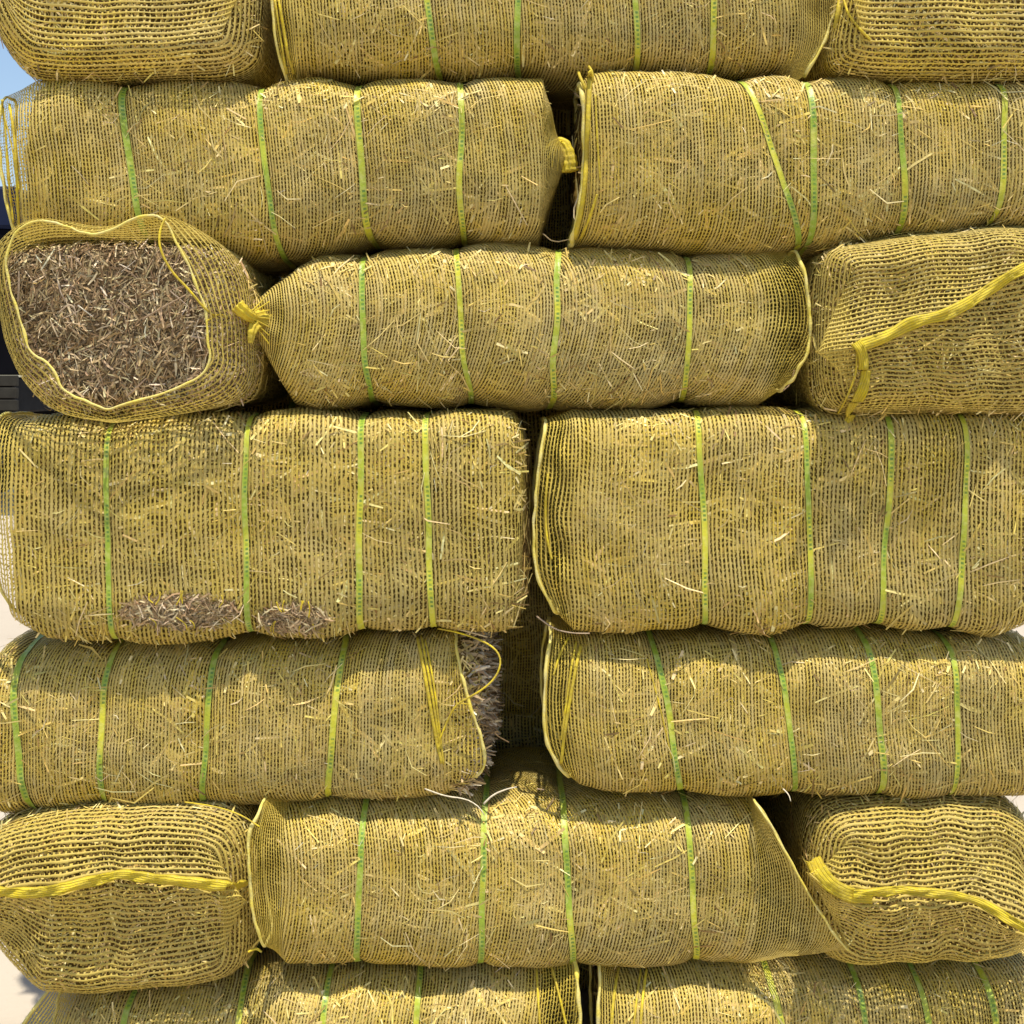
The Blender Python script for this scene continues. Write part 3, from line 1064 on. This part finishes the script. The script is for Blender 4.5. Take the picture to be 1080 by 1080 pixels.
# third row: loop of yarn hanging across the opening, and long straws
free_yarn('A3', [(174, 230, -0.05), (168, 244, -0.06), (168, 262, -0.065), (180, 286, -0.06), (200, 306, -0.055), (216, 326, -0.05), (228, 334, -0.03)], r=0.0021,
          label='yellow yarn looping across the open end')
free_yarn('A3', [(219, 338, -0.045), (232, 330, -0.02), (240, 336, -0.012)], r=0.0016)
# C3 seam
seam_tape('C3', [(908, 362), (922, 358), (942, 350), (960, 338), (992, 332), (1010, 324), (1040, 306), (1066, 288), (1100, 272)], 12, lift=0.012)
seam_tape('C3', [(904, 360), (910, 368), (914, 384), (911, 404), (902, 424), (893, 446)], 10, lift=0.016, name='tape_end')
yarn('C3', [(904, 372), (903, 395), (893, 420), (884, 436)], r=0.0018, lift=0.01)
# A6 seam, and its thin yarn
seam_tape('A6', [(-30, 940), (0, 939), (30, 941), (60, 937), (100, 927), (130, 920), (150, 924), (200, 929), (240, 934), (264, 931)], 11, lift=0.016)
free_yarn('A6', [(195, 846, 0.02), (225, 850, -0.005), (252, 858, -0.02), (274, 872, -0.02)], r=0.0014)
# C6 seam
seam_tape('C6', [(860, 905), (866, 918), (880, 934), (900, 943), (920, 944)], 17, lift=0.014, name='bunched_tape')
seam_tape('C6', [(900, 942), (930, 940), (950, 937), (985, 941), (1020, 945), (1046, 956), (1070, 972), (1092, 982)], 9, lift=0.02)
# A5 loose loop of yarn at the open end
free_yarn('A5', [(462, 663, 0.05), (480, 666, 0.03), (508, 675, 0.01), (525, 686, 0.0), (529, 700, -0.005), (522, 716, -0.008), (508, 728, -0.01), (492, 737, 0.0),
                 (480, 744, 0.01), (472, 760, 0.018), (462, 784, 0.022)], r=0.0017, label='yellow yarn looping out of the open end')
free_yarn('A5', [(482, 742, 0.008), (490, 742, 0.012), (494, 743, 0.02)], r=0.0012)
for pts, r in (([(440, 672), (446, 700), (453, 740), (460, 780), (466, 805)], 0.0030), ([(444, 670), (450, 700), (458, 745), (464, 790)], 0.0022), ([(448, 674), (452, 690), (459, 730), (466, 790), (468, 806)], 0.0018)):
    yarn('A5', pts, r=r, lift=0.002, name='bunched_yarn', flat=0.5)
for pts, r in (([(613, 680), (608, 700), (601, 740), (595, 775), (592, 805)], 0.0030), ([(608, 676), (603, 700), (597, 745), (592, 780)], 0.0022), ([(600, 672), (590, 690), (584, 712)], 0.0020)):
    yarn('B5', pts, r=r, lift=0.002, name='bunched_yarn', flat=0.5)
yarn('B5', [(682, 694), (692, 730), (702, 770), (708, 800)], r=0.0014, lift=0.001, name='bunched_yarn', flat=0.5)
yarn('B4', [(578, 500), (575, 530), (576, 565), (582, 590)], r=0.0022, lift=0.004, name='bunched_yarn')
for pts, r in (([(653, 1018), (648, 1045), (644, 1090)], 0.0028), ([(682, 1022), (678, 1050), (675, 1090)], 0.0026), ([(676, 1022), (672, 1050), (668, 1085)], 0.0020)):
    yarn('B7', pts, r=r, lift=0.002, name='bunched_yarn', flat=0.5)
for pts, r in (([(582, 1020), (590, 1050), (598, 1085)], 0.0022), ([(566, 1022), (568, 1060), (570, 1090)], 0.0020)):
    yarn('A7', pts, r=r, lift=0.003, name='bunched_yarn')
for pts, r in (([(622, 76), (621, 110), (619, 160), (616, 210), (606, 252)], 0.0046), ([(628, 100), (630, 150), (633, 190)], 0.0016), ([(630, 205), (622, 230), (612, 252)], 0.0022)):
    yarn('B2', pts, r=r, lift=0.004, name='bunched_yarn', flat=0.6)
free_yarn('B2', [(622, 104, 0.03), (617, 92, 0.02), (612, 82, 0.03), (610, 76, 0.05)], r=0.003)
free_yarn('B2', [(618, 105, 0.03), (625, 90, 0.015), (625, 76, 0.01), (621, 70, 0.02)], r=0.0024)
for pts, r in (([(2, 105), (6, 140), (9, 190), (14, 235)], 0.0022), ([(10, 110), (16, 150), (18, 200), (20, 240)], 0.0026), ([(4, 120), (14, 160), (20, 200)], 0.0015)):
    yarn('A2', pts, r=r, lift=0.003, name='bunched_yarn')
for pts, r in (([(294, 0), (299, 30), (304, 60), (310, 78)], 0.0024), ([(290, 0), (296, 40), (302, 78)], 0.0020)):
    yarn('B1', pts, r=r, lift=0.004, name='bunched_yarn')
free_yarn('B1', [(886, 0, 0.03), (884, 14, 0.02), (881, 30, 0.03)], r=0.005, name='knot', flat=0.7)
yarn('C1', [(890, 0), (894, 14), (906, 30), (918, 42)], r=0.0022, lift=0.002, name='bunched_yarn')
for pts, r in (([(262, 1004), (270, 1000), (276, 1004)], 0.002),):
    yarn('B6', pts, r=r, lift=0.004, name='bunched_yarn')

for (tx, ty, ta, tb) in ((191, 644, 63, 17), (309, 652, 37, 15)):
    for k in range(9):
        u_ = R.uniform(-0.9, 0.9)
        h_ = tb * math.sqrt(1 - u_ * u_)
        x_ = tx + ta * u_
        if R.uniform() < 0.6:
            pts = [(x_, ty - h_ - 4), (x_ + R.normal(0, 2), ty - h_ + 3), (x_ + R.normal(0, 5), ty - h_ + R.uniform(5, 14))]
        else:
            pts = [(x_, ty + h_ + 3), (x_ + R.normal(0, 2), ty + h_ - 3), (x_ + R.normal(0, 6), ty + h_ - R.uniform(5, 10))]
        yarn('A4', pts, r=0.0011, lift=0.006, name='broken_strand', n=14)

# bristling straw at the open end of the fifth-row bale
b5 = BALES['A5']
bv, bq = b5['body']
rg = b5['rng']
Pe, Ne = sample_quads(bv, bq, 1500, rg, lambda c, n: ((n[:, 0] > 0.25) & (c[:, 0] > wx(470)) & (c[:, 1] < 0.36)).astype(float))
Tn = np.tile(np.array([[1.0, -0.12, -0.1]]), (len(Pe), 1)) + rg.normal(0, 0.46, (len(Pe), 3))
Tn /= np.linalg.norm(Tn, axis=1)[:, None]
side = np.cross(Tn, rg.normal(size=Tn.shape))
side /= np.linalg.norm(side, axis=1)[:, None]
L = rg.uniform(0.006, 0.030, (len(Pe), 1))
W = rg.uniform(0.0016, 0.0064, (len(Pe), 1))
a, m_, e = Pe - Tn * 0.006, Pe + Tn * L * 0.55 + rg.normal(0, 0.002, Tn.shape), Pe + Tn * L + rg.normal(0, 0.003, Tn.shape)
Vb = np.stack([a - side * W * .5, a + side * W * .5, m_ - side * W * .5, m_ + side * W * .5, e - side * W * .3, e + side * W * .3], 1).reshape(-1, 3)
i6 = np.arange(len(Pe))[:, None] * 6
qb = np.stack([i6 + [0, 1, 3, 2], i6 + [2, 3, 5, 4]], 1).reshape(-1, 4)
PB = np.vstack([PAL_PALE, PAL_PALE, PAL_BROWN])
cb = np.repeat(PB[rg.integers(0, len(PB), len(Pe))] * rg.uniform(0.8, 1.1, (len(Pe), 1)), 6, 0)
o = link('exposed_straw', mesh_from('exposed_straw', Vb, qb, [BLADE], colors=cb), b5['root'], b5['base'])
o['label'] = 'pale straw ends bristling out of the open net'

# stray straw stems lying over edges
def stems(key, items, pal=PAL_PALE):
    b = BALES[key]
    for (pts, r) in items:
        pl = resample_open(chaikin(np.array([(p[0], p[1], p[2] * 600) for p in pts], float), 1, closed=False), 14)
        P = np.stack([wx(pl[:, 0], pl[:, 2] / 600), pl[:, 2] / 600, wz(pl[:, 1], pl[:, 2] / 600)], 1)
        V, q = tube(P, r * np.linspace(1, 0.6, 14), 6, flat=0.5)
        c = np.repeat(pal[R.integers(0, len(pal), 1)], len(V), 0)
        link('stray_straw', mesh_from('stray_straw', V, q, [BLADE], colors=c), b['root'], b['base'])


stems('B6', [([(448, 832, 0.03), (470, 840, 0.0), (490, 842, -0.01), (505, 850, -0.012), (511, 860, -0.014)], 0.0015),
             ([(510, 848, -0.004), (520, 838, -0.004), (535, 832, 0.0), (545, 830, 0.0)], 0.0018),
             ([(566, 832, 0.02), (574, 833, 0.02)], 0.0014)])
stems('A3', [([(150, 337, -0.02), (170, 325, -0.03), (196, 311, -0.035)], 0.0019), ([(19, 318, -0.012), (20, 300, -0.02), (20, 286, -0.02)], 0.0024),
             ([(62, 330, -0.01), (72, 321, -0.02), (78, 323, -0.02), (81, 336, -0.015)], 0.0018), ([(82, 322, -0.01), (98, 334, -0.015)], 0.0014),
             ([(202, 355, -0.02), (216, 357, -0.025)], 0.0020)])
stems('A5', [([(512, 760, 0.06), (522, 775, 0.05), (537, 783, 0.05)], 0.0017), ([(470, 660, 0.04), (500, 668, 0.02), (514, 672, 0.02)], 0.0022)], PAL_BROWN)
stems('B5', [([(566, 650, 0.05), (585, 664, 0.03), (604, 668, 0.01), (622, 668, 0.005)], 0.0016), ([(826, 832, 0.0), (832, 838, -0.008), (834, 845, -0.01)], 0.0012)])
stems('B2', [([(606, 98, 0.1), (612, 103, 0.05), (618, 108, 0.02)], 0.0022), ([(609, 110, 0.08), (618, 113, 0.02)], 0.0018),
             ([(613, 200, 0.06), (603, 226, 0.06), (612, 240, 0.05)], 0.0017), ([(572, 246, 0.1), (584, 256, 0.09), (602, 252, 0.08)], 0.0014)], PAL_BROWN)
stems('B3', [([(838, 390, 0.05), (834, 405, 0.05), (826, 412, 0.045)], 0.0018)])

# ------------------------------------------------------------------ second layer of the stack, seen dark through the gaps
proto = side_bale('BACK', 'dark shaded bale seen through the gap between the two fifth-row bales', 300, 840,
                  [(300, 670), (840, 668)], [(300, 842), (840, 840)], yf=0.47, seed=91, straps=[(380, 385), (500, 505), (610, 610), (735, 735)],
                  nblade=3500, tone=0.5, n=4.5)
back_root = proto['root']
back_root['group'] = 'bales of the second layer behind the gaps'
BACKS = [('upper bale glimpsed dark in the slits beside the top lengthwise bale', 575, 80, -122, 1.22),
         ('dark shaded bale in the gap right of the yellow knot in the second row', 600, 255, 82, 1.0),
         ('dark shaded bale behind the third-row bale, seen at its two ends', 560, 428, 262, 1.22),
         ('dark shaded bale in the narrow gap between the two tall bales', 560, 660, 436, 1.35),
         ('dark shaded bale behind the sunlit low middle bale, seen at its right end', 555, 1016, 842, 1.22),
         ('dark shaded bale in the bottom gap between the two lowest bales', 615, 1206, 1020, 1.0)]
kids = list(back_root.children)
z_h = float(wz(669, 0.04) - wz(841, 0.04)) * (D + 0.5) / D * 1.0
zb0 = back_root.location.z
for lab, pxc, pb, pt, sx in BACKS:
    r = back_root.copy()
    COL.objects.link(r)
    r['label'] = lab
    zb, zt = float(wz(pb)), float(wz(pt))
    r.location = (float(wx(pxc, 0.5)), back_root.location.y + 0.01, zb - 0.03)
    r.scale = (sx, 1.0, (zt - zb) / z_h * 1.2)
    for ch in kids:
        c = ch.copy()
        COL.objects.link(c)
        c.parent = r
zb, zt = float(wz(840)), float(wz(668))
back_root.location.z = zb - 0.03
back_root.scale = (1, 1, (zt - zb) / z_h * 1.2)

# ================================================================== setting
def ground():
    m = NT('pale_concrete_yard')
    oc = m.obj()
    n1 = m.noise(oc, 0.35, 5, 0.6)
    n2 = m.noise(oc, 5.0, 5, 0.65)
    n3 = m.noise(oc, 60, 3, 0.6)
    c = m.mix(m.ramp(n1, 0.3, 0.7), (0.36, 0.31, 0.245), (0.44, 0.385, 0.31))
    c = m.mix(m.ramp(n2, 0.52, 0.8, 0, 0.5), c, (0.31, 0.265, 0.205))
    c = m.mix(m.ramp(n3, 0.62, 0.78, 0, 0.6), c, (0.25, 0.21, 0.16))
    mat = m.done(m.principled(c, 0.9, 0.15, m.bump(n3, 0.5, 0.004)))
    h = 400.0
    s = np.concatenate([-np.geomspace(h, 3, 8), np.geomspace(3, h, 8)])
    X, Y = np.meshgrid(s, s, indexing='ij')
    V = np.stack([X, Y, np.zeros_like(X)], -1)
    o = link('ground', mesh_from('ground', V.reshape(-1, 3), grid_quads(16, 16, closed=False)[:, ::-1], [mat]))
    o['kind'] = 'structure'


ground()


def flat_mat(name, a, b, scale, rough=0.5, spec=0.4, metal=0.0):
    m = NT(name)
    oc = m.obj()
    n = m.noise(oc, scale, 4, 0.6)
    return m.done(m.principled(m.mix(m.ramp(n, 0.3, 0.7), a, b), rough, spec, m.bump(n, 0.2, 0.01), metal))


def box(c, s, bev=0.02):
    """bevelled box as a closed grid of rings along x"""
    c, s = np.array(c, float), np.array(s, float) / 2
    bev = min(bev, s.min() * 0.9)

    def ring(x, k):
        y, z = s[1] - k, s[2] - k
        b = bev * 0.7
        pts = [(-y, -z + b), (-y, z - b), (-y + b, z), (y - b, z), (y, z - b), (y, -z + b), (y - b, -z), (-y + b, -z)]
        return [(x, p, q) for p, q in pts]
    rr = np.array([[(-s[0], 0, 0)] * 8, ring(-s[0], bev), ring(-s[0] + bev, 0), ring(s[0] - bev, 0), ring(s[0], bev), [(s[0], 0, 0)] * 8], float)
    return rr.reshape(-1, 3) + c, grid_quads(6, 8)[:, ::-1]


def lathe_y(c, prof, sides=32):
    """revolve (y, r) profile about the y axis through c"""
    th = np.arange(sides) / sides * 2 * np.pi
    V = np.array([[(r * math.cos(t), y, r * math.sin(t)) for t in th] for y, r in prof], float)
    return V.reshape(-1, 3) + np.array(c), grid_quads(len(prof), sides)


def trailer():
    navy = flat_mat('navy_paint', (0.006, 0.010, 0.032), (0.012, 0.018, 0.045), 3, 0.7, 0.1)
    black = flat_mat('black_curtain', (0.003, 0.003, 0.004), (0.006, 0.006, 0.008), 2, 0.95, 0.02)
    wood = flat_mat('weathered_boards', (0.02, 0.018, 0.014), (0.035, 0.032, 0.025), 8, 0.8, 0.2)
    steel = flat_mat('dark_steel', (0.008, 0.008, 0.009), (0.015, 0.015, 0.017), 5, 0.8, 0.1)
    rubber = flat_mat('tyre_rubber', (0.012, 0.012, 0.012), (0.02, 0.02, 0.02), 20, 0.85, 0.2)
    rimm = flat_mat('rim_steel', (0.30, 0.30, 0.31), (0.4, 0.4, 0.41), 10, 0.4, 0.5, 0.6)
    base = (-10.9, 10.2, 0.0)
    root = thing('trailer', 'dark lorry trailer with navy top rail parked behind the left edge of the stack', 'trailer', base)
    x1, x0 = -4.86, -16.9
    cx, lx = (x0 + x1) / 2, x1 - x0
    # body with curtain folds along the side
    xs = np.linspace(x0 + 0.05, x1 - 0.05, 160)
    f = 0.025 * np.abs(np.sin(xs * 3.4)) + 0.008 * np.sin(xs * 17)
    zs = (1.42, 2.10, 2.84)
    y0, y1 = 9.0, 11.4
    ring = [np.stack([xs, np.full_like(xs, y0) - f, np.full_like(xs, z)], 1) for z in zs] + \
           [np.stack([xs, np.full_like(xs, y1) + f, np.full_like(xs, z)], 1) for z in zs[::-1]]
    G = np.stack(ring, 1)
    G = np.concatenate([np.broadcast_to(G[0].mean(0), (1, 6, 3)), G, np.broadcast_to(G[-1].mean(0), (1, 6, 3))])
    add_simple(root, base, 'curtain_body', G.reshape(-1, 3), grid_quads(len(G), 6), black, smooth=False)
    V, q = box((cx, 10.2, 3.06), (lx, 2.5, 0.42), 0.05)
    add_simple(root, base, 'roof_rail', V, q, navy, smooth=False)
    for k, z in enumerate((1.36, 1.24, 1.12)):
        V, q = box((cx, 8.97, z - 0.005), (lx, 0.05, 0.105), 0.008)
        add_simple(root, base, 'side_board', V, q, wood, smooth=False)
    V, q = box((cx, 10.2, 1.21), (lx - 0.2, 2.2, 0.36), 0.02)
    add_simple(root, base, 'bed', V, q, steel, smooth=False)
    V, q = merge([box((cx, 9.8, 0.92), (lx - 0.5, 0.15, 0.24)), box((cx, 10.6, 0.92), (lx - 0.5, 0.15, 0.24))])
    add_simple(root, base, 'chassis', V, q, steel, smooth=False)
    V, q = merge([box((cx + 1.0, 9.12, z), (5.0, 0.04, 0.12), 0.01) for z in (0.55, 0.80)])
    add_simple(root, base, 'side_guard', V, q, steel, smooth=False)
    for wxp in (-6.2, -7.5, -8.8):
        for yy, s in ((9.25, 1), (11.15, -1)):
            V, q = lathe_y((wxp, yy, 0.5), [(-0.16, 0.30), (-0.17, 0.42), (-0.14, 0.49), (-0.05, 0.503), (0.05, 0.503), (0.14, 0.49), (0.17, 0.42), (0.16, 0.30)])
            w = add_simple(root, base, 'wheel', V, q, rubber)
            V, q = lathe_y((wxp, yy, 0.5), [(-0.13 * s, 0.0), (-0.15 * s, 0.10), (-0.10 * s, 0.13), (-0.06 * s, 0.22), (-0.15 * s, 0.29), (-0.15 * s, 0.305), (0.1 * s, 0.30)])
            r = link('rim', mesh_from('rim', V, q, [rimm]), w, base)
    for yy in (9.6, 10.8):
        V, q = merge([box((-14.6, yy, 0.5), (0.14, 0.14, 0.9), 0.01), box((-14.6, yy, 0.03), (0.32, 0.28, 0.06), 0.01)])
        add_simple(root, base, 'landing_leg', V, q, steel, smooth=False)


trailer()

# ================================================================== light, camera
SUN = Vector((0.06, -0.22, 0.95)).normalized()
sun = bpy.data.lights.new('sun', 'SUN')
sun.energy = 5.0
sun.angle = math.radians(0.5)
sun.color = (1.0, 0.93, 0.80)
so = bpy.data.objects.new('sun', sun)
COL.objects.link(so)
so.rotation_euler = SUN.to_track_quat('Z', 'Y').to_euler()
so.location = (3, -3, 6)

w = bpy.data.worlds.new('World')
scene.world = w
w.use_nodes = True
nt = w.node_tree
nt.nodes.clear()
out = nt.nodes.new('ShaderNodeOutputWorld')
bg = nt.nodes.new('ShaderNodeBackground')
sky = nt.nodes.new('ShaderNodeTexSky')
sky.sky_type = 'NISHITA'
sky.sun_disc = False
sky.sun_elevation = math.asin(SUN.z)
sky.sun_rotation = math.atan2(SUN.x, SUN.y)
sky.air_density = 1.2
sky.dust_density = 1.0
sky.ozone_density = 1.0
bg.inputs[1].default_value = 0.125
nt.links.new(sky.outputs[0], bg.inputs[0])
nt.links.new(bg.outputs[0], out.inputs[0])

cam = bpy.data.cameras.new('camera')
cam.sensor_width = 36
cam.sensor_fit = 'HORIZONTAL'
cam.lens = 36 * F / 1080
cam.shift_y = -(540 - HY) / 1080
cam.clip_end = 2000
co = bpy.data.objects.new('camera', cam)
COL.objects.link(co)
co.location = (0, -D, ZE)
co.rotation_euler = (math.pi / 2, 0, 0)
scene.camera = co

scene.view_settings.view_transform = 'Standard'
scene.view_settings.look = 'None'
scene.view_settings.exposure = 0.47
scene.view_settings.gamma = 1.0
scene.cycles.transparent_max_bounces = 24
scene.cycles.max_bounces = 8
scene.cycles.diffuse_bounces = 5
scene.cycles.use_denoising = True
